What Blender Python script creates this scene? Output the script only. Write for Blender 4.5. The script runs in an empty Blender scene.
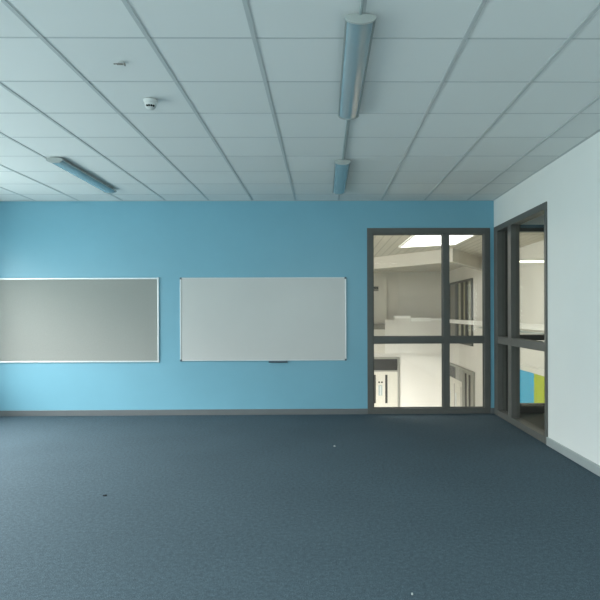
import bpy, bmesh, math, random
from mathutils import Vector, Matrix
random.seed(4)
S = bpy.context.scene
C = S.collection

# ------------------------------------------------------------------ camera
H = 1.423                      # eye height above the carpet
F = 559.0                      # focal length in pixels of a 600 px wide frame
cd = bpy.data.cameras.new('camera'); cam = bpy.data.objects.new('camera', cd); C.objects.link(cam)
cd.sensor_width = 36.0; cd.sensor_fit = 'HORIZONTAL'; cd.lens = 36.0*F/600.0
cd.shift_x = -0.0503; cd.shift_y = 0.0205; cd.clip_start = 0.05; cd.clip_end = 200
cam.location = (0, 0, H)
cam.matrix_world = Matrix.Translation((0, 0, H)) @ Matrix.Rotation(-0.0115, 4, 'Z') @ Matrix.Rotation(math.pi/2, 4, 'X') @ Matrix.Rotation(-0.0035, 4, 'Z')
S.camera = cam

# ------------------------------------------------------------------ world: overcast sky over darker ground
W = bpy.data.worlds.new('overcast_sky'); S.world = W; W.use_nodes = True
nt = W.node_tree; nt.nodes.clear()
tc = nt.nodes.new('ShaderNodeTexCoord'); sep = nt.nodes.new('ShaderNodeSeparateXYZ')
rp = nt.nodes.new('ShaderNodeValToRGB'); bg = nt.nodes.new('ShaderNodeBackground'); wo = nt.nodes.new('ShaderNodeOutputWorld')
mr = nt.nodes.new('ShaderNodeMapRange'); mr.inputs[1].default_value = -1; mr.inputs[2].default_value = 1
nt.links.new(tc.outputs['Generated'], sep.inputs[0]); nt.links.new(sep.outputs[2], mr.inputs[0])
nt.links.new(mr.outputs[0], rp.inputs[0]); nt.links.new(rp.outputs[0], bg.inputs[0]); nt.links.new(bg.outputs[0], wo.inputs[0])
el = rp.color_ramp.elements
el[0].position = 0.0; el[0].color = (0.27, 0.33, 0.33, 1)
el[1].position = 0.495; el[1].color = (0.30, 0.355, 0.355, 1)
e = el.new(0.59); e.color = (0.42, 0.46, 0.46, 1)
e = el.new(0.68); e.color = (1.20, 1.23, 1.21, 1)
e = el.new(1.0); e.color = (1.52, 1.56, 1.54, 1)
bg.inputs[1].default_value = 19.0

# daylight comes through the window openings of the left and the rear wall
LEFT_WIN = [(-1.2, 0.9), (1.1, 3.1), (3.3, 5.1), (5.3, 7.1)]   # y ranges of the left openings
WZ0, WZ1 = 0.75, 2.38
LX, BX = -4.85, -2.2                                     # left wall x, rear wall y
REAR_WIN = [(-1.6, 0.9)]
def area(name, loc, rot, sx, sy, power, col, portal=False, spread=math.pi):
    l = bpy.data.lights.new(name, 'AREA'); l.shape = 'RECTANGLE'; l.size = sx; l.size_y = sy
    l.energy = power; l.color = col; l.spread = spread
    if portal: l.cycles.is_portal = True
    o = bpy.data.objects.new(name, l); o.location = loc; o.rotation_euler = rot; C.objects.link(o); return o
for y0, y1 in LEFT_WIN:
    area('window_daylight', (LX-0.1, (y0+y1)/2, (WZ0+WZ1)/2), (0, -math.pi/2, 0), WZ1-WZ0, y1-y0, 1, (1, 1, 1), True)
for x0, x1 in REAR_WIN:
    area('window_daylight', ((x0+x1)/2, BX-0.1, (WZ0+WZ1)/2), (math.pi/2, 0, 0), x1-x0, WZ1-WZ0, 1, (1, 1, 1), True)
# added fill lights, out of view, that brighten the atrium and the corridor
WARM = (1.0, 0.965, 0.91)
area('atrium_fill', (0.3, 10.0, 2.6), (0.7, 0, 0), 2.4, 1.0, 230, WARM)
area('atrium_fill', (0.0, 16.5, -1.2), (1.15, 0, -0.35), 1.6, 1.2, 185, WARM, spread=1.3)
area('atrium_fill', (-2.35, 14.5, 3.1), (0, -0.4, 0), 1.1, 6.0, 480, WARM)
area('corridor_fill', (2.8, 2.0, 2.94), (0, 0, 0), 0.2, 5.0, 50, WARM)
SKYLIGHT = 2.6

S.view_settings.view_transform = 'Standard'; S.view_settings.look = 'None'
S.view_settings.exposure = 0.0; S.view_settings.gamma = 1.0; S.view_settings.use_curve_mapping = False
try:
    S.cycles.use_denoising = True; S.cycles.max_bounces = 10; S.cycles.diffuse_bounces = 6
    S.cycles.transparent_max_bounces = 12; S.cycles.sample_clamp_indirect = 6
except Exception: pass

# ------------------------------------------------------------------ materials
def mat(name, col, rough=0.7, metal=0.0, spec=0.4, noise=None, bump=None, emit=None):
    m = bpy.data.materials.new(name); m.use_nodes = True
    t = m.node_tree; b = t.nodes['Principled BSDF']
    b.inputs['Base Color'].default_value = (*col, 1); b.inputs['Roughness'].default_value = rough
    b.inputs['Metallic'].default_value = metal; b.inputs['Specular IOR Level'].default_value = spec
    co = t.nodes.new('ShaderNodeTexCoord')
    if noise:                                   # (scale, amount, detail)
        n = t.nodes.new('ShaderNodeTexNoise'); n.inputs['Scale'].default_value = noise[0]; n.inputs['Detail'].default_value = noise[2]
        t.links.new(co.outputs['Object'], n.inputs['Vector'])
        r = t.nodes.new('ShaderNodeMapRange'); r.inputs[1].default_value = 0.3; r.inputs[2].default_value = 0.7
        r.inputs[3].default_value = 1-noise[1]; r.inputs[4].default_value = 1+noise[1]
        t.links.new(n.outputs['Fac'], r.inputs[0])
        v = t.nodes.new('ShaderNodeVectorMath'); v.operation = 'SCALE'; v.inputs[0].default_value = col
        t.links.new(r.outputs[0], v.inputs['Scale']); t.links.new(v.outputs[0], b.inputs['Base Color'])
    if bump:                                    # (scale, strength, distance)
        n = t.nodes.new('ShaderNodeTexNoise'); n.inputs['Scale'].default_value = bump[0]; n.inputs['Detail'].default_value = 3
        t.links.new(co.outputs['Object'], n.inputs['Vector'])
        q = t.nodes.new('ShaderNodeBump'); q.inputs['Strength'].default_value = bump[1]; q.inputs['Distance'].default_value = bump[2]
        t.links.new(n.outputs['Fac'], q.inputs['Height']); t.links.new(q.outputs[0], b.inputs['Normal'])
    if emit:
        b.inputs['Emission Color'].default_value = (*emit[0], 1); b.inputs['Emission Strength'].default_value = emit[1]
    return m

M = {}
M['blue_wall'] = mat('blue wall paint', (0.18, 0.41, 0.52), 0.34, noise=(2.5, 0.015, 2), bump=(220, 0.08, 0.001))
M['white_wall'] = mat('white wall paint', (0.81, 0.83, 0.81), 0.6, noise=(2, 0.01, 2), bump=(220, 0.08, 0.001))
M['white_trim'] = mat('grey gloss skirting paint', (0.36, 0.40, 0.40), 0.35, noise=(6, 0.03, 2))
M['grey_trim'] = mat('mid grey skirting paint', (0.13, 0.145, 0.15), 0.4, noise=(6, 0.04, 2))
M['frame'] = mat('taupe powder coated metal', (0.105, 0.108, 0.100), 0.5, spec=0.35, noise=(8, 0.04, 2))
M['dark_frame'] = mat('dark taupe metal', (0.028, 0.028, 0.025), 0.45, noise=(8, 0.05, 2))
M['grid'] = mat('ceiling grid metal', (0.52, 0.56, 0.56), 0.45, noise=(4, 0.02, 2))
M['alu'] = mat('satin aluminium', (0.62, 0.65, 0.66), 0.38, metal=0.55, noise=(30, 0.03, 2))
M['corner'] = mat('grey plastic corner', (0.10, 0.14, 0.17), 0.5, noise=(30, 0.03, 2))
M['board'] = mat('whiteboard enamel', (0.56, 0.565, 0.55), 0.32, spec=0.45, noise=(1.5, 0.02, 3))
M['pin'] = mat('grey pinboard felt', (0.315, 0.325, 0.305), 0.95, spec=0.1, noise=(90, 0.06, 4), bump=(500, 0.3, 0.001))
M['lamp_body'] = mat('white lamp housing', (0.38, 0.42, 0.41), 0.4, noise=(10, 0.02, 2))
M['plastic'] = mat('white plastic', (0.58, 0.61, 0.60), 0.35, noise=(20, 0.02, 2))
M['black'] = mat('black lens plastic', (0.015, 0.02, 0.02), 0.2, noise=(20, 0.05, 2))
M['conduit'] = mat('grey conduit', (0.36, 0.42, 0.42), 0.45, noise=(20, 0.03, 2))
M['atrium_white'] = mat('atrium white paint', (0.73, 0.72, 0.68), 0.7, noise=(1.5, 0.015, 3))
M['atrium_beige'] = mat('atrium warm white paint and light tint', (0.62, 0.60, 0.54), 0.7, noise=(1.5, 0.015, 3))
M['bulk'] = mat('bulkhead paint', (0.46, 0.44, 0.385), 0.7, noise=(1.5, 0.015, 3))
M['atrium_floor'] = mat('pale vinyl floor', (0.45, 0.44, 0.40), 0.4, noise=(3, 0.04, 3))
M['corr_floor'] = mat('olive grey corridor vinyl', (0.075, 0.077, 0.055), 0.6, noise=(40, 0.08, 3))
M['cyan'] = mat('bright blue wall panel', (0.03, 0.43, 0.72), 0.5, noise=(3, 0.02, 2))
M['lime'] = mat('lime green wall panel', (0.42, 0.52, 0.01), 0.5, noise=(3, 0.02, 2))
M['door'] = mat('pale laminate door', (0.60, 0.585, 0.52), 0.5, noise=(6, 0.03, 3))
M['door_grey'] = mat('grey door panel', (0.30, 0.30, 0.27), 0.5, noise=(6, 0.03, 3))
M['room_backing'] = mat('beige lit room backing', (0.62, 0.60, 0.47), 0.8, noise=(60, 0.03, 2))
M['cap_white'] = mat('white gloss capping', (0.90, 0.90, 0.87), 0.3, noise=(6, 0.01, 2))
M['cap_grey'] = mat('grey brown capping', (0.22, 0.21, 0.18), 0.5, noise=(6, 0.03, 2))
M['skylight'] = mat('lit diffuser', (0.9, 0.9, 0.9), 0.5, emit=((1.0, 0.98, 0.93), SKYLIGHT), noise=(3, 0.01, 2))
M['tube'] = mat('lit tube', (0.9, 0.9, 0.8), 0.5, emit=((1.0, 0.97, 0.72), 3.0), noise=(3, 0.01, 2))
M['lint'] = mat('white lint', (0.42, 0.45, 0.45), 0.9, noise=(300, 0.1, 2))
M['stain'] = mat('dark fluff', (0.015, 0.02, 0.025), 0.95, noise=(300, 0.1, 2))

def carpet():
    m = bpy.data.materials.new('dark blue loop carpet'); m.use_nodes = True
    t = m.node_tree; b = t.nodes['Principled BSDF']; L = t.links.new
    co = t.nodes.new('ShaderNodeTexCoord')
    n1 = t.nodes.new('ShaderNodeTexNoise'); n1.inputs['Scale'].default_value = 170; n1.inputs['Detail'].default_value = 4; n1.inputs['Roughness'].default_value = 0.7
    n2 = t.nodes.new('ShaderNodeTexNoise'); n2.inputs['Scale'].default_value = 1.3; n2.inputs['Detail'].default_value = 4
    n3 = t.nodes.new('ShaderNodeTexNoise'); n3.inputs['Scale'].default_value = 38; n3.inputs['Detail'].default_value = 3
    for n in (n1, n2, n3): L(co.outputs['Object'], n.inputs['Vector'])
    r = t.nodes.new('ShaderNodeValToRGB'); r.color_ramp.elements[0].position = 0.32; r.color_ramp.elements[1].position = 0.68
    r.color_ramp.elements[0].color = (0.013, 0.033, 0.047, 1); r.color_ramp.elements[1].color = (0.112, 0.160, 0.192, 1)
    L(n1.outputs['Fac'], r.inputs[0])
    def sc(src, lo, hi, prev):
        q = t.nodes.new('ShaderNodeMapRange'); q.inputs[1].default_value = .3; q.inputs[2].default_value = .7
        q.inputs[3].default_value = lo; q.inputs[4].default_value = hi; L(src, q.inputs[0])
        v = t.nodes.new('ShaderNodeVectorMath'); v.operation = 'SCALE'; L(prev, v.inputs[0]); L(q.outputs[0], v.inputs['Scale']); return v.outputs[0]
    c = sc(n2.outputs['Fac'], .95, 1.05, r.outputs[0]); c = sc(n3.outputs['Fac'],   .82, 1.18, c)
    L(c, b.inputs['Base Color']); b.inputs['Roughness'].default_value = 0.9; b.inputs['Specular IOR Level'].default_value = 0.2
    b.inputs['Sheen Weight'].default_value = 0.0
    bu = t.nodes.new('ShaderNodeBump'); bu.inputs['Strength'].default_value = 0.35; bu.inputs['Distance'].default_value = 0.003
    L(n1.outputs['Fac'], bu.inputs['Height']); L(bu.outputs[0], b.inputs['Normal'])
    return m
M['carpet'] = carpet()

GX0, GY0, T = -0.39, 3.18, 0.6            # origin and pitch of the ceiling grid
def tiles(name, c0, c1):
    m = bpy.data.materials.new(name); m.use_nodes = True
    t = m.node_tree; b = t.nodes['Principled BSDF']; L = t.links.new
    co = t.nodes.new('ShaderNodeTexCoord')
    mp = t.nodes.new('ShaderNodeVectorMath'); mp.operation = 'SUBTRACT'; mp.inputs[1].default_value = (GX0, GY0, 0)
    L(co.outputs['Object'], mp.inputs[0])
    dv = t.nodes.new('ShaderNodeVectorMath'); dv.operation = 'SCALE'; dv.inputs['Scale'].default_value = 1/T; L(mp.outputs[0], dv.inputs[0])
    fl = t.nodes.new('ShaderNodeVectorMath'); fl.operation = 'FLOOR'; L(dv.outputs[0], fl.inputs[0])
    wn = t.nodes.new('ShaderNodeTexWhiteNoise'); wn.noise_dimensions = '2D'; L(fl.outputs[0], wn.inputs['Vector'])
    mx = t.nodes.new('ShaderNodeMix'); mx.data_type = 'RGBA'; mx.inputs[6].default_value = (*c0, 1); mx.inputs[7].default_value = (*c1, 1)
    L(wn.outputs['Value'], mx.inputs[0])
    n = t.nodes.new('ShaderNodeTexNoise'); n.inputs['Scale'].default_value = 260; n.inputs['Detail'].default_value = 3; L(co.outputs['Object'], n.inputs['Vector'])
    bu = t.nodes.new('ShaderNodeBump'); bu.inputs['Strength'].default_value = 0.2; bu.inputs['Distance'].default_value = 0.001
    L(n.outputs['Fac'], bu.inputs['Height']); L(bu.outputs[0], b.inputs['Normal'])
    L(mx.outputs[2], b.inputs['Base Color']); b.inputs['Roughness'].default_value = 0.85; b.inputs['Specular IOR Level'].default_value = 0.2
    return m
M['tiles'] = tiles('mineral fibre ceiling tiles', (0.74, 0.77, 0.76), (0.78, 0.81, 0.80))

def planks():
    m = mat('pale timber plank ceiling', (0.50, 0.47, 0.40), 0.6)
    t = m.node_tree; b = t.nodes['Principled BSDF']; L = t.links.new
    co = t.nodes.new('ShaderNodeTexCoord'); w = t.nodes.new('ShaderNodeTexWave'); w.bands_direction = 'X'; w.inputs['Scale'].default_value = 1.6
    L(co.outputs['Object'], w.inputs['Vector'])
    r = t.nodes.new('ShaderNodeValToRGB'); r.color_ramp.elements[0].position = 0.0; r.color_ramp.elements[0].color = (0.36, 0.34, 0.28, 1)
    r.color_ramp.elements[1].position = 0.12; r.color_ramp.elements[1].color = (0.52, 0.49, 0.42, 1)
    L(w.outputs['Fac'], r.inputs[0]); L(r.outputs[0], b.inputs['Base Color'])
    return m
M['planks'] = planks()

def glass():
    m = bpy.data.materials.new('clear window glass'); m.use_nodes = True
    t = m.node_tree; t.nodes.clear(); L = t.links.new
    o = t.nodes.new('ShaderNodeOutputMaterial'); mx = t.nodes.new('ShaderNodeMixShader')
    tr = t.nodes.new('ShaderNodeBsdfTransparent'); tr.inputs[0].default_value = (0.965, 0.975, 0.965, 1)
    gl = t.nodes.new('ShaderNodeBsdfGlossy'); gl.inputs['Roughness'].default_value = 0.02
    lw = t.nodes.new('ShaderNodeLayerWeight'); lw.inputs[0].default_value = 0.5
    pw = t.nodes.new('ShaderNodeMath'); pw.operation = 'POWER'; pw.inputs[1].default_value = 5.0; L(lw.outputs['Facing'], pw.inputs[0])
    fr = t.nodes.new('ShaderNodeMath'); fr.operation = 'MULTIPLY_ADD'; fr.inputs[1].default_value = 0.7; fr.inputs[2].default_value = 0.03; L(pw.outputs[0], fr.inputs[0])
    L(fr.outputs[0], mx.inputs[0]); L(tr.outputs[0], mx.inputs[1]); L(gl.outputs[0], mx.inputs[2]); L(mx.outputs[0], o.inputs[0])
    return m
M['glass'] = glass()

def diffuser():
    m = mat('prismatic acrylic diffuser', (0.26, 0.36, 0.40), 0.18, spec=0.9)
    t = m.node_tree; b = t.nodes['Principled BSDF']; L = t.links.new
    b.inputs['Coat Weight'].default_value = 0.6; b.inputs['Coat Roughness'].default_value = 0.12
    co = t.nodes.new('ShaderNodeTexCoord'); w = t.nodes.new('ShaderNodeTexWave'); w.bands_direction = 'X'; w.inputs['Scale'].default_value = 60
    L(co.outputs['Object'], w.inputs['Vector'])
    q = t.nodes.new('ShaderNodeBump'); q.inputs['Strength'].default_value = 0.10; q.inputs['Distance'].default_value = 0.001
    L(w.outputs['Fac'], q.inputs['Height']); L(q.outputs[0], b.inputs['Normal'])
    return m
M['diffuser'] = diffuser()

# ------------------------------------------------------------------ mesh helpers
def box(bm, x0, x1, y0, y1, z0, z1):
    v = [bm.verts.new(p) for p in [(x0,y0,z0),(x1,y0,z0),(x1,y1,z0),(x0,y1,z0),(x0,y0,z1),(x1,y0,z1),(x1,y1,z1),(x0,y1,z1)]]
    for f in [(0,3,2,1),(4,5,6,7),(0,1,5,4),(1,2,6,5),(2,3,7,6),(3,0,4,7)]: bm.faces.new([v[i] for i in f])
def prism(bm, pts, y0, y1, axis='Y'):
    """extrude an outline (a,b) along Y (a=x,b=z) or Z (a=x,b=y)"""
    P = (lambda a, b, t: (a, t, b)) if axis == 'Y' else (lambda a, b, t: (a, b, t))
    A = [bm.verts.new(P(a, b, y0)) for a, b in pts]; B = [bm.verts.new(P(a, b, y1)) for a, b in pts]
    n = len(pts); bm.faces.new(A); bm.faces.new(B[::-1])
    for i in range(n): bm.faces.new([A[i], B[i], B[(i+1) % n], A[(i+1) % n]])
def lathe(bm, prof, n=32, c=(0, 0, 0)):
    rings = []
    for r, z in prof:
        rings.append([bm.verts.new((c[0]+r*math.cos(2*math.pi*k/n), c[1]+r*math.sin(2*math.pi*k/n), c[2]+z)) for k in range(n)] if r > 1e-6 else [bm.verts.new((c[0], c[1], c[2]+z))])
    for a, b in zip(rings, rings[1:]):
        for k in range(n):
            k2 = (k+1) % n
            if len(a) == 1 and len(b) == 1: continue
            if len(a) == 1: bm.faces.new([a[0], b[k], b[k2]])
            elif len(b) == 1: bm.faces.new([a[k], a[k2], b[0]])
            else: bm.faces.new([a[k], a[k2], b[k2], b[k]])
def make(name, bm, m, parent=None, bevel=0.0, smooth=False, kind=None):
    bmesh.ops.recalc_face_normals(bm, faces=bm.faces[:])
    me = bpy.data.meshes.new(name); bm.to_mesh(me); bm.free()
    me.materials.append(M[m])
    if smooth:
        for p in me.polygons: p.use_smooth = True
    o = bpy.data.objects.new(name, me); C.objects.link(o)
    if parent: o.parent = parent
    if bevel:
        b = o.modifiers.new('bevel', 'BEVEL'); b.width = bevel; b.segments = 2; b.limit_method = 'ANGLE'; b.angle_limit = 0.6
    if smooth:
        try:
            me.set_sharp_from_angle(angle=math.radians(40))
        except Exception: pass
    if kind: o['kind'] = kind
    return o
def bx(name, dims, m, parent=None, bevel=0.0, kind=None):
    bm = bmesh.new()
    for d in (dims if isinstance(dims[0], (tuple, list)) else [dims]): box(bm, *d)
    return make(name, bm, m, parent, bevel, kind=kind)
def empty(name, loc=(0, 0, 0), label=None, cat=None, group=None, kind=None):
    o = bpy.data.objects.new(name, None); o.location = loc; C.objects.link(o); o.empty_display_size = 0.1
    tag(o, label, cat, group, kind); return o
def tag(o, label=None, cat=None, group=None, kind=None):
    if label: o['label'] = label
    if cat: o['category'] = cat
    if group: o['group'] = group
    if kind: o['kind'] = kind
    return o
ST = 'structure'

# ------------------------------------------------------------------ room shell
D, RX, CZ = 7.8, 2.386, 2.979         # back wall y, right wall x, ceiling z
WT = 0.14
AX0, AX1, AY1, AF, AC = -3.0, 5.3, 24.0, -3.2, 3.15      # the atrium beyond
bx('floor', (LX, RX, BX, D, -0.12, 0), 'carpet', kind=ST)
# back wall with its opening
WX0, WX1, WTOP = 0.607, 2.33, 2.597
bx('wall_back', [(LX-.2, WX0, D, D+WT, -0.0, CZ), (WX0, WX1, D, D+WT, WTOP, CZ), (WX1, RX, D, D+WT, 0, CZ)], 'blue_wall', kind=ST)
# right wall with its opening
RY0, RY1, RTOP = 5.93, 7.765, 2.597
bx('wall_right', [(RX, RX+WT, BX, RY0, 0, CZ), (RX, RX+WT, RY0, RY1, RTOP, CZ), (RX, RX+WT, RY1, D+WT, 0, CZ)], 'white_wall', kind=ST)
# left wall and rear wall, with the window openings the daylight uses
def pierced(name, a0, a1, spans, put, m):
    ds = []; cur = a0
    for s0, s1 in spans:
        ds.append((cur, s0, 0, CZ)); ds.append((s0, s1, 0, WZ0)); ds.append((s0, s1, WZ1, CZ)); cur = s1
    ds.append((cur, a1, 0, CZ))
    return bx(name, [put(*d) for d in ds], m, kind=ST)
pierced('wall_left', BX, D, LEFT_WIN, lambda a, b, z0, z1: (LX-.2, LX, a, b, z0, z1), 'white_wall')
pierced('wall_front', LX-.2, RX+WT, REAR_WIN, lambda a, b, z0, z1: (a, b, BX-.2, BX, z0, z1), 'white_wall')
n = 2
for y0, y1 in LEFT_WIN:
    n += 1
    w = empty('window_%d' % n, (LX, (y0+y1)/2, WZ0), kind=ST); w.location = (0, 0, 0)
    bx('window_frame', [(LX-.13, LX-.07, y0, y0+.05, WZ0, WZ1), (LX-.13, LX-.07, y1-.05, y1, WZ0, WZ1), (LX-.13, LX-.07, y0+.05, y1-.05, WZ0, WZ0+.05),
                        (LX-.13, LX-.07, y0+.05, y1-.05, WZ1-.05, WZ1), (LX-.13, LX-.07, (y0+y1)/2-.03, (y0+y1)/2+.03, WZ0+.05, WZ1-.05)], 'frame', w)
for x0, x1 in REAR_WIN:
    n += 1
    w = empty('window_%d' % n, (0, 0, 0), kind=ST)
    bx('window_frame', [(x0, x0+.05, BX-.13, BX-.07, WZ0, WZ1), (x1-.05, x1, BX-.13, BX-.07, WZ0, WZ1), (x0+.05, x1-.05, BX-.13, BX-.07, WZ0, WZ0+.05),
                        (x0+.05, x1-.05, BX-.13, BX-.07, WZ1-.05, WZ1)], 'frame', w)

# ceiling: tiles and the exposed grid
ceil = bx('ceiling', (LX, RX, BX, D, CZ+.004, CZ+.1), 'tiles', kind=ST)
bm = bmesh.new(); g = 0.012
xs = [GX0+T*k for k in range(-8, 6) if LX+.02 < GX0+T*k < RX-.02]
ys = [GY0+T*k for k in range(-10, 9) if BX+.02 < GY0+T*k < D-.02]
for x in xs: box(bm, x-g, x+g, BX, D, CZ-.001, CZ+.004)
ed = [LX] + xs + [RX]
for y in ys:
    for a, b in zip(ed, ed[1:]):
        box(bm, a+(g if a != LX else 0), b-(g if b != RX else 0), y-.008, y+.008, CZ+.0028, CZ+.004)
make('ceiling_grid', bm, 'grid', ceil)
bx('edge_trim', [(LX, RX, D-.022, D, CZ-.002, CZ+.003), (RX-.022, RX, BX, D-.022, CZ-.002, CZ+.003), (LX, LX+.022, BX, D-.022, CZ-.002, CZ+.003)], 'grid', ceil)

# skirtings
bx('baseboard_back', [(LX, WX0, D-.018, D, 0, .078), (WX1, RX, D-.018, D, 0, .078)], 'grey_trim', bevel=.003, kind=ST)
bx('baseboard_right', (RX-.02, RX, BX, RY0, 0, .088), 'white_trim', bevel=.004, kind=ST)
bx('baseboard_left', (LX, LX+.02, BX, D-.02, 0, .088), 'white_trim', bevel=.004, kind=ST)

# back glazing: four lights
w1 = empty('window_1', (0, 0, 0), kind=ST)
f = .084; fy0, fy1 = D-.012, D+.10
MX0, MX1 = 1.668, 1.755; TZ0, TZ1 = .99, 1.076
bx('window_frame', [(WX0, WX0+f, fy0, fy1, 0, WTOP), (WX1-f, WX1, fy0, fy1, 0, WTOP), (WX0+f, WX1-f, fy0, fy1, WTOP-f, WTOP), (WX0+f, WX1-f, fy0, fy1, 0, .078)], 'frame', w1, .003)
bx('mullion', (MX0, MX1, fy0+.004, fy1, .078, WTOP-f), 'frame', w1, .003)
bx('transom', [(WX0+f, MX0, fy0+.004, fy1, TZ0, TZ1), (MX1, WX1-f, fy0+.004, fy1, TZ0, TZ1)], 'frame', w1, .003)
for a, b in ((WX0+f, MX0), (MX1, WX1-f)):
    for c, d in ((.078, TZ0), (TZ1, WTOP-f)):
        bx('glazing_bead', [(a, a+.012, D+.03, D+.05, c, d), (b-.012, b, D+.03, D+.05, c, d), (a+.012, b-.012, D+.03, D+.05, c, c+.012), (a+.012, b-.012, D+.03, D+.05, d-.012, d)], 'frame', w1)
        bx('glass_pane', (a, b, D+.055, D+.061, c, d), 'glass', w1)

# side glazing in the right wall
w2 = empty('window_2', (0, 0, 0), kind=ST)
rx0, rx1 = RX-.014, RX+.10
YM0, YM1 = 7.06, 7.19; fj = .075
bx('window_frame', [(rx0, rx1, RY0, RY0+.06, 0, RTOP), (rx0, rx1, RY1-.15, RY1, 0, RTOP), (rx0, rx1, RY0+.06, RY1-.15, RTOP-.075, RTOP), (rx0, rx1, RY0+.06, RY1-.15, 0, .078)], 'frame', w2, .003)
bx('mullion', (rx0+.003, rx1, YM0, YM1, .078, RTOP-.075), 'frame', w2, .003)
bx('transom', [(rx0+.003, rx1, RY0+.06, YM0, TZ0, TZ1+.01), (rx0+.003, rx1, YM1, RY1-.15, TZ0, TZ1+.01)], 'frame', w2, .003)
for a, b in ((RY0+.06, YM0), (YM1, RY1-.15)):
    for c, d in ((.078, TZ0), (TZ1+.01, RTOP-.075)):
        bx('glass_pane', (RX+.05, RX+.056, a, b, c, d), 'glass', w2)

# ------------------------------------------------------------------ corridor outside the right wall
CX = RX+WT
bx('floor_corridor', (CX, AX1, BX, D+WT, -0.12, 0), 'corr_floor', kind=ST)
bx('ceiling_corridor', (CX, AX1, BX, D+WT, CZ, CZ+.1), 'atrium_beige', kind=ST)
bx('wall_corridor_right', (AX1, AX1+.15, BX, D+WT, 0, CZ), 'atrium_white', kind=ST)
bx('wall_corridor_front', (CX, AX1, BX-.15, BX, 0, CZ), 'atrium_white', kind=ST)
# glazed screen across the corridor, in line with the back wall
sc = empty('window_%d' % (n+1), (0, 0, 0), kind=ST)
bx('solid_panel', (CX, 2.645, D, D+.10, 0, CZ), 'dark_frame', sc)
bx('head_panel', (2.645, AX1, D, D+.08, 2.64, CZ), 'atrium_beige', sc)
bx('screen_frame', [(2.645, 2.71, D-.01, D+.09, 0, 2.64), (2.71, AX1, D-.01, D+.09, 2.545, 2.64), (2.71, AX1, D-.01, D+.09, 0, .128),
                    (2.71, AX1, D-.01, D+.09, 1.02, 1.10), (4.0, 4.07, D-.005, D+.085, .128, 1.02), (4.0, 4.07, D-.005, D+.085, 1.10, 2.545)], 'dark_frame', sc)
for a, b in ((2.71, 4.0), (4.07, AX1)):
    for c, d in ((.128, 1.02), (1.10, 2.545)): bx('glass_pane', (a, b, D+.04, D+.046, c, d), 'glass', sc)

# ------------------------------------------------------------------ atrium shell
AY0 = D+WT
bx('floor_atrium', (AX0, AX1, AY0, AY1, AF-.1, AF), 'atrium_floor', kind=ST)
bx('wall_atrium_near', (AX0, AX1, AY0-.05, AY0, AF, -.12), 'atrium_white', kind=ST)
bx('wall_atrium_upper', (AX0, AX1, AY0-.05, AY0, CZ+.1, AC+.1), 'atrium_white', kind=ST)
bx('wall_atrium_left', (AX0-.15, AX0, AY0, AY1, AF, AC), 'atrium_white', kind=ST)
far = bx('wall_atrium_far', (AX0, AX1, AY1, AY1+.2, AF, -.2), 'atrium_white', kind=ST)
bx('wall_atrium_far_upper', (AX0, AX1, AY1, AY1+.2, -.2, AC), 'atrium_beige', kind=ST)  # beiger tint here and on the pier stands in for warmer light on white
bx('wall_pier', (1.2, 2.705, AY1-.14, AY1, .0, 3.15), 'atrium_beige', far)
bx('wall_atrium_right', (AX1, AX1+.15, AY0, AY1, AF, AC), 'atrium_white', kind=ST)
# ceiling with a rectangular lit rooflight, and the lower bulkhead behind it
bx('ceiling_atrium', (AX0, AX1, AY0, AY1, AC, AC+.1), 'planks', kind=ST)
bm = bmesh.new(); prism(bm, [(AX0, 23.4), (1.57, 17.6), (3.5, 15.1), (AX1, 18.2), (AX1, 18.6), (3.5, 15.4), (1.57, 17.9), (AX0, 23.7)], 2.78, AC, 'Z')
make('ceiling_bulkhead', bm, 'bulk', kind=ST)
sk = empty('ceiling_light', (2.65, 12.6, AC), 'bright white rectangular ceiling light panel over the atrium, seen through top of the back glazing', 'ceiling light')
def loc_prism(pts, z0, z1):
    b = bmesh.new(); prism(b, [(x-2.65, y-12.6) for x, y in pts], z0, z1, 'Z'); return b
make('diffuser', loc_prism([(2.03, 11.2), (3.33, 11.0), (3.29, 14.0), (2.01, 14.6)], -.03, -.001), 'skylight', sk)
bmf = bmesh.new()
o_ = [(1.99, 11.16), (3.37, 10.96), (3.33, 14.03), (1.97, 14.65)]; i_ = [(2.03, 11.2), (3.33, 11.0), (3.29, 14.0), (2.01, 14.6)]
for k in range(4):
    q = [o_[k], o_[(k+1) % 4], i_[(k+1) % 4], i_[k]]; prism(bmf, [(x-2.65, y-12.6) for x, y in q], -.045, -.001, 'Z')
make('frame', bmf, 'cap_white', sk)

# linear lamp hanging near the right atrium wall
ll = empty('pendant_lamp', (4.75, 13.0, 2.59), 'thin glowing horizontal linear lamp seen through upper pane of the right window', 'lamp')
bx('lit_tube', (-.5, .5, -.02, .02, -.022, .022), 'tube', ll)
bx('lamp_housing', (-.5, .5, -.03, .03, .022, .05), 'cap_white', ll)
for s in (-.4, .4): bx('hanger_rod', (s-.006, s+.006, -.006, .006, .05, AC-2.59), 'alu', ll)

# coloured panels on the ground floor wall
tag(bx('wall_panel', (AX1-.03, AX1, 13.97, 17.6, AF, -.12), 'cyan'), 'bright blue wall panel seen low through the right window', 'wall panel', 'coloured wall panels')
tag(bx('wall_panel', (AX1-.03, AX1, 11.2, 13.97, AF, -.12), 'lime'), 'lime green wall panel seen low through the right window', 'wall panel', 'coloured wall panels')
# fascia band of the upper floor (edge of side wall)
bx('trim_1', (AX1-.06, AX1, 10.0, 17.6, -.12, .02), 'atrium_white', kind=ST)

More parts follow.
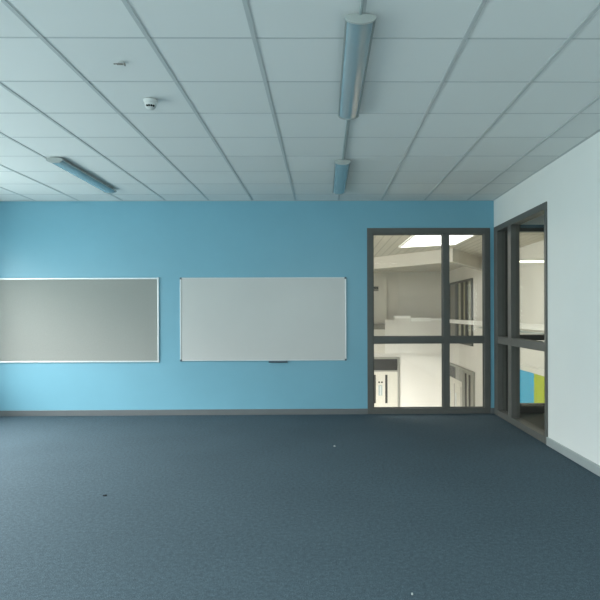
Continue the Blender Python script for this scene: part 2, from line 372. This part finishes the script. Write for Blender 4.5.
# far gallery parapet
pp = empty('gallery_parapet', (3.6, 23.4, -.3), 'pale solid parapet with bright stepped capping across the far side of the atrium', 'parapet')
def lp(o, d): x, y, z = o.location; return (d[0]-x, d[1]-x, d[2]-y, d[3]-y, d[4]-z, d[5]-z)
bx('parapet_wall', lp(pp, (2.55, 5.15, 23.3, 23.45, -.3, 1.10)), 'atrium_white', pp)
bx('capping', lp(pp, (2.95, 3.62, 23.25, 23.5, 1.16, 1.27)), 'cap_white', pp)
bx('capping', lp(pp, (3.62, 4.45, 23.22, 23.5, 1.03, 1.18)), 'cap_white', pp)
bx('capping', lp(pp, (4.45, 5.15, 23.25, 23.5, 1.07, 1.15)), 'cap_white', pp)
bx('parapet_wall', lp(pp, (2.95, 3.62, 23.3, 23.45, 1.10, 1.16)), 'atrium_white', pp)
bx('gallery_floor', lp(pp, (1.2, 5.15, 23.45, AY1-.141, -.3, -.05)), 'atrium_white', pp)
bx('low_parapet', lp(pp, (1.2, 2.55, 23.3, 23.45, -.3, .70)), 'atrium_beige', pp)
tag(bx('low_capping', lp(pp, (1.2, 2.55, 23.27, 23.48, .70, .93)), 'cap_grey', pp), 'grey brown capping on the low end of the parapet')

sg = empty('wall_sign', (2.24, AY1-.14, 2.42), 'small dark square sign on the far upper wall beyond the back glazing', 'sign')
bx('sign_plate', (-.10, .10, -.03, 0, -.10, .10), 'cap_grey', sg)
bx('sign_face', [(-.09, -.02, -.035, -.03, 0, .08), (.01, .08, -.035, -.03, -.01, .08)], 'dark_frame', sg)
bx('sign_bracket', (-.16, -.10, -.02, 0, -.14, -.02), 'cap_grey', sg)

# side gallery windows (right atrium wall, upper floor)
gw = empty('gallery_glazing', (AX1, 21.6, .2), 'tall dark framed glazing with beige panels standing in for the lit room behind, on the side wall of the atrium, upper floor', 'window')
def gl_(d): return (d[0]-AX1, d[1]-AX1, d[2]-21.6, d[3]-21.6, d[4]-.2, d[5]-.2)
y0, y1, z0, z1 = 19.75, 23.25, .2, 2.62
bx('frame', [gl_(d) for d in [(AX1-.07, AX1, y0, y1, z1-.09, z1), (AX1-.07, AX1, y0, y1, z0, z0+.1), (AX1-.07, AX1, y0, y0+.10, z0+.1, z1-.09), (AX1-.07, AX1, y1-.1, y1, z0+.1, z1-.09)]], 'frame', gw)
for a, b in ((20.35, 20.55), (21.05, 21.2), (21.85, 22.1)):
    bx('mullion', gl_((AX1-.10, AX1, a, b, z0+.1, z1-.09)), 'frame', gw)
bx('dark_panel', gl_((AX1-.04, AX1-.002, 22.1, 23.15, z0+.1, z1-.09)), 'cap_grey', gw)
for a, b in ((19.85, 20.35), (20.55, 21.05), (21.2, 21.85)):
    bx('room_backing', gl_((AX1-.02, AX1-.002, a, b, z0+.1, z1-.09)), 'room_backing', gw)  # beige panel stands in for the lit room behind the glass
    bx('glass_pane', gl_((AX1-.04, AX1-.034, a, b, z0+.1, z1-.09)), 'glass', gw)

# white handrail along the side gallery
hr = empty('gallery_handrail', (AX1, 17.5, 1.0), 'long white band handrail running along the side wall of the atrium', 'handrail')
bx('rail', (-.17, -.13, -5.5, 5.4, -.03, .12), 'cap_white', hr, .006)
for y in (-5.2, -3.1, -1.0, 1.1, 2.0):
     bx('bracket', (-.13, 0, y-.03, y+.03, .0, .06), 'alu', hr)
bx('lower_rail', (-.16, -.14, -5.5, 1.0, -.12, -.08), 'conduit', hr, .004)

# ground floor doors
def double_door():
    yw = AY1; gx0, gx1 = 1.30, 3.24
    d = empty('double_door', (gx0, yw, AF), 'pale double door with narrow dark vision strips under a dark transom, ground floor far wall', 'door')
    L = lambda t: (t[0]-gx0, t[1]-gx0, t[2]-yw, t[3]-yw, t[4]-AF, t[5]-AF)
    zt, zl = -.51, -1.13
    bx('door_frame', [L(q) for q in [(gx0, gx0+.09, yw-.1, yw, AF, zt), (gx1-.09, gx1, yw-.1, yw, AF, zt), (gx0+.09, gx1-.09, yw-.1, yw, zt-.08, zt), (gx0+.09, gx1-.09, yw-.1, yw, zl, zl+.06)]], 'door_grey', d)
    bx('transom_panel', L((gx0+.09, gx1-.09, yw-.05, yw-.002, zl+.06, zt-.08)), 'dark_frame', d)
    mid = 2.27
    for a, b, vs in ((gx0+.09, mid-.005, 2.12), (mid+.005, gx1-.09, 2.62)):
        lf = bx('door_leaf', L((a, b, yw-.08, yw-.02, AF+.01, zl)), 'door', d)
        bx('vision_strip', L((vs, vs+.10, yw-.085, yw-.08, AF+.72, zl-.13)), 'dark_frame', lf)
    bx('pull_plate', L((2.33, 2.50, yw-.087, yw-.08, AF+1.05, AF+1.50)), 'conduit', lf)
    hb = bmesh.new(); box(hb, *L((2.40, 2.43, yw-.13, yw-.10, AF+1.08, AF+1.46))); box(hb, *L((2.40, 2.43, yw-.10, yw-.087, AF+1.1, AF+1.13))); box(hb, *L((2.40, 2.43, yw-.10, yw-.087, AF+1.41, AF+1.44)))
    make('handle', hb, 'alu', lf)
    for cx in (2.36, 2.48):
        b2 = bmesh.new(); lathe(b2, [(0, -.004), (.04, -.004), (.04, .004), (0, .004)], 20)
        o = make('round_sign', b2, 'dark_frame', lf); o.rotation_euler = (math.pi/2, 0, 0); o.location = (cx-gx0, -.086, 1.62)
double_door()
def side_door():
    x = AX1; ya, yb = 19.55, 23.3
    d = empty('side_door', (x, ya, AF), 'pale glazed double door with grey side panels, ground floor right wall of atrium', 'door')
    L = lambda t: (t[0]-x, t[1]-x, t[2]-ya, t[3]-ya, t[4]-AF, t[5]-AF)
    zt = -.70
    bx('door_frame', [L(q) for q in [(x-.08, x, ya, ya+.08, AF, zt), (x-.08, x, yb-.08, yb, AF, zt), (x-.08, x, ya+.08, yb-.08, zt-.08, zt), (x-.08, x, 21.0, 21.12, AF, zt-.08)]], 'door_grey', d)
    bx('side_panel', L((x-.05, x-.002, ya+.08, 21.0, AF, zt-.08)), 'door_grey', d)
    for a in (20.0, 20.55): bx('dark_slot', L((x-.075, x-.05, a, a+.16, AF, zt-.15)), 'dark_frame', d)
    bx('transom_panel', [L((x-.05, x-.002, 22.25, yb-.08, -1.25, zt-.08))], 'dark_frame', d)
    bx('transom_panel', [L((x-.05, x-.002, 21.12, 22.25, -1.25, zt-.08))], 'door_grey', d)
    for a, b in ((21.13, 22.2), (22.21, 23.2)):
        lf = bx('door_leaf', L((x-.06, x-.002, a, b, AF+.01, -1.25)), 'door', d)
        bx('vision_strip', L((x-.065, x-.06, a+.15, a+.25, AF+.6, -1.45)), 'door_grey', lf)
        bx('handle', L((x-.10, x-.06, b-.12, b-.08, AF+.9, AF+1.4)), 'alu', lf)
side_door()

# ------------------------------------------------------------------ boards on the blue wall
def board(name, x0, x1, z0, z1, face, label, cat, fw=.016, corner='corner'):
    cx, cz = (x0+x1)/2, z0; o = empty(name, (cx, D, cz), label, cat)
    w, h = (x1-x0)/2, z1-z0
    bx('board_panel', (-w+fw*.5, w-fw*.5, -.012, -.001, fw*.5, h-fw*.5), face, o)
    for nm, q in (('frame_rail', (-w+.02, w-.02, -.02, -.0005, 0, fw)), ('frame_rail', (-w+.02, w-.02, -.02, -.0005, h-fw, h)),
                  ('frame_rail', (-w, -w+fw, -.02, -.0005, .02, h-.02)), ('frame_rail', (w-fw, w, -.02, -.0005, .02, h-.02))):
        bx(nm, q, 'alu', o, .003)
    for sx in (-1, 1):
        for sz in (0, 1):
            b = bmesh.new(); X = (-w-.003, -w+.024) if sx < 0 else (w-.024, w+.003); Z = (-.003, .024) if sz == 0 else (h-.024, h+.003)
            box(b, X[0], X[1], -.023, -.0005, Z[0], Z[1]); make('corner_cap', b, corner, o, .003)
    return o
board('pinboard', -4.70, -2.288, .740, 1.911, 'pin', 'grey felt pinboard with slim silver frame on the blue wall, left of the whiteboard', 'pinboard', .02, 'alu')
wb = board('whiteboard', -1.995, .314, .752, 1.911, 'board', 'wide blank whiteboard with slim aluminium frame, mounted centrally on the blue wall', 'whiteboard', .014)
b = bmesh.new(); prism(b, [(-.055, .0), (-.055, .014), (-.050, .014), (-.048, .004), (-.001, .004), (-.001, -.012), (-.02, -.012)], -.13, .13, 'Y')
for v in b.verts: v.co = Vector((v.co.y, v.co.x, v.co.z))
pt = make('pen_tray', b, 'corner', wb); pt.location = (.205, -.001, -.015)

# ------------------------------------------------------------------ ceiling luminaires
def luminaire(x, y0, label):
    Ln = 1.46
    o = empty('ceiling_lamp', (x, y0, CZ-.001), label, 'ceiling light', 'surface-mounted fluorescent ceiling lamps')
    # housing: spine fixed to the ceiling and a shallow curved back
    def half(w, h, zc, up, n=16):
        return [(-w*math.cos(math.pi*k/n), zc+(h if up else -h)*math.sin(math.pi*k/n)) for k in range(n+1)]
    b = bmesh.new(); prism(b, half(.072, .016, -.023, True), .014, Ln-.014); make('housing', b, 'lamp_body', o, smooth=True)
    bx('mounting_spine', (-.025, .025, .03, Ln-.03, -.008, 0), 'lamp_body', o)
    b = bmesh.new(); prism(b, half(.072, .028, -.024, False), .014, Ln-.014); make('diffuser', b, 'diffuser', o, smooth=True)
    cap = half(.083, .021, -.023, True) + half(.083, .032, -.023, False)[::-1][1:-1]
    for ya, yb in ((0, .016), (Ln-.016, Ln)):
        b = bmesh.new(); prism(b, cap, ya, yb); make('end_cap', b, 'lamp_body', o, .002)
    for s in (-1, 1):
        b = bmesh.new(); box(b, s*.076-.004, s*.076+.004, .016, Ln-.016, -.029, -.018); make('side_rim', b, 'lamp_body', o)
    return o
luminaire(.197, 2.90, 'long white surface-mounted lamp nearest the viewer, glossy prismatic diffuser')
luminaire(.197, 5.68, 'teal-looking ceiling lamp with pale end cap, close to the blue wall above the whiteboard')
luminaire(-2.68, 5.60, 'ceiling lamp at left with shadow along its side, above the pinboard')
def conduit(x, y0, y1, label):
    b = bmesh.new(); prism(b, [(-.009, 0), (.009, 0), (.009, -.008), (.006, -.014), (-.006, -.014), (-.009, -.008)], 0, y1-y0)
    o = make('cable_conduit', b, 'conduit'); o.location = (x, y0, CZ-.001); tag(o, label, 'conduit', 'cable conduits on the ceiling')
conduit(.197, BX+.01, 2.897, 'grey cable conduit running from the top edge of the photo to the nearest lamp')
conduit(.197, 4.363, 5.677, 'thin grey cable conduit between the two lamps at centre of the ceiling')

# ceiling sensor
sn = empty('ceiling_sensor', (-1.26, 4.10, CZ-.001), 'small white dome sensor with black lens openings on ceiling tile, casting a soft shadow', 'sensor')
b = bmesh.new(); lathe(b, [(0, 0), (.050, 0), (.050, -.014), (.046, -.022), (0, -.022)], 40); make('base_ring', b, 'plastic', sn, .002, True)
b = bmesh.new(); lathe(b, [(.043, -.022), (.042, -.036), (.036, -.052), (.024, -.064), (.010, -.070), (0, -.071)], 40); make('dome', b, 'plastic', sn, 0, True)
for k, a in enumerate((-115, -90, -65, -40)):
    a = math.radians(a); b = bmesh.new()
    n0 = Vector((math.cos(a), math.sin(a), -.55)).normalized(); c0 = Vector((math.cos(a)*.0375, math.sin(a)*.0375, -.050))
    bmesh.ops.create_uvsphere(b, u_segments=12, v_segments=8, radius=.008, matrix=Matrix.Translation(c0)); make('lens', b, 'black', sn, 0, True)
# small open fixing where a fitting was removed
fx = empty('ceiling_fixing', (-1.25, 3.49, CZ-.001), 'tiny metal fixing clip on ceiling tile, nearer the viewer than the dome sensor', 'fixing')
b = bmesh.new(); lathe(b, [(0, 0), (.022, 0), (.022, -.004), (0, -.004)], 24); make('fixing_plate', b, 'plastic', fx)
bx('clip', [(-.030, .006, -.004, .004, -.012, -.004), (.014, .020, -.008, .012, -.016, -.004)], 'cap_grey', fx)
bx('wire_tail', (-.050, -.030, -.0025, .0025, -.009, -.004), 'cap_grey', fx)

# scraps on the carpet
def scrap(name, x, y, m, r, label, cat='lint'):
    b = bmesh.new(); n = 9; top = []; bot = []
    for k in range(n):
        a = 2*math.pi*k/n; q = r*random.uniform(.6, 1.1)
        top.append(b.verts.new((q*.7*math.cos(a), q*.7*math.sin(a), .006+random.uniform(0, .004)))); bot.append(b.verts.new((q*math.cos(a), q*math.sin(a), 0)))
    b.faces.new(top); b.faces.new(bot[::-1])
    for k in range(n): b.faces.new([bot[k], bot[(k+1) % n], top[(k+1) % n], top[k]])
    o = make(name, b, m); o.location = (x, y, .0005); tag(o, label, cat, 'scraps lying on the carpet'); return o
scrap('paper_scrap', .11, 5.93, 'lint', .014, 'tiny pale paper scrap on the carpet below the right half of the whiteboard', 'scrap')
scrap('lint_ball', .44, 2.81, 'lint', .006, 'tiny pale lint fleck on the carpet at the bottom edge of the photo')
scrap('fluff', -1.71, 4.37, 'stain', .018, 'small dark fluff spot on the carpet at left', 'fluff')
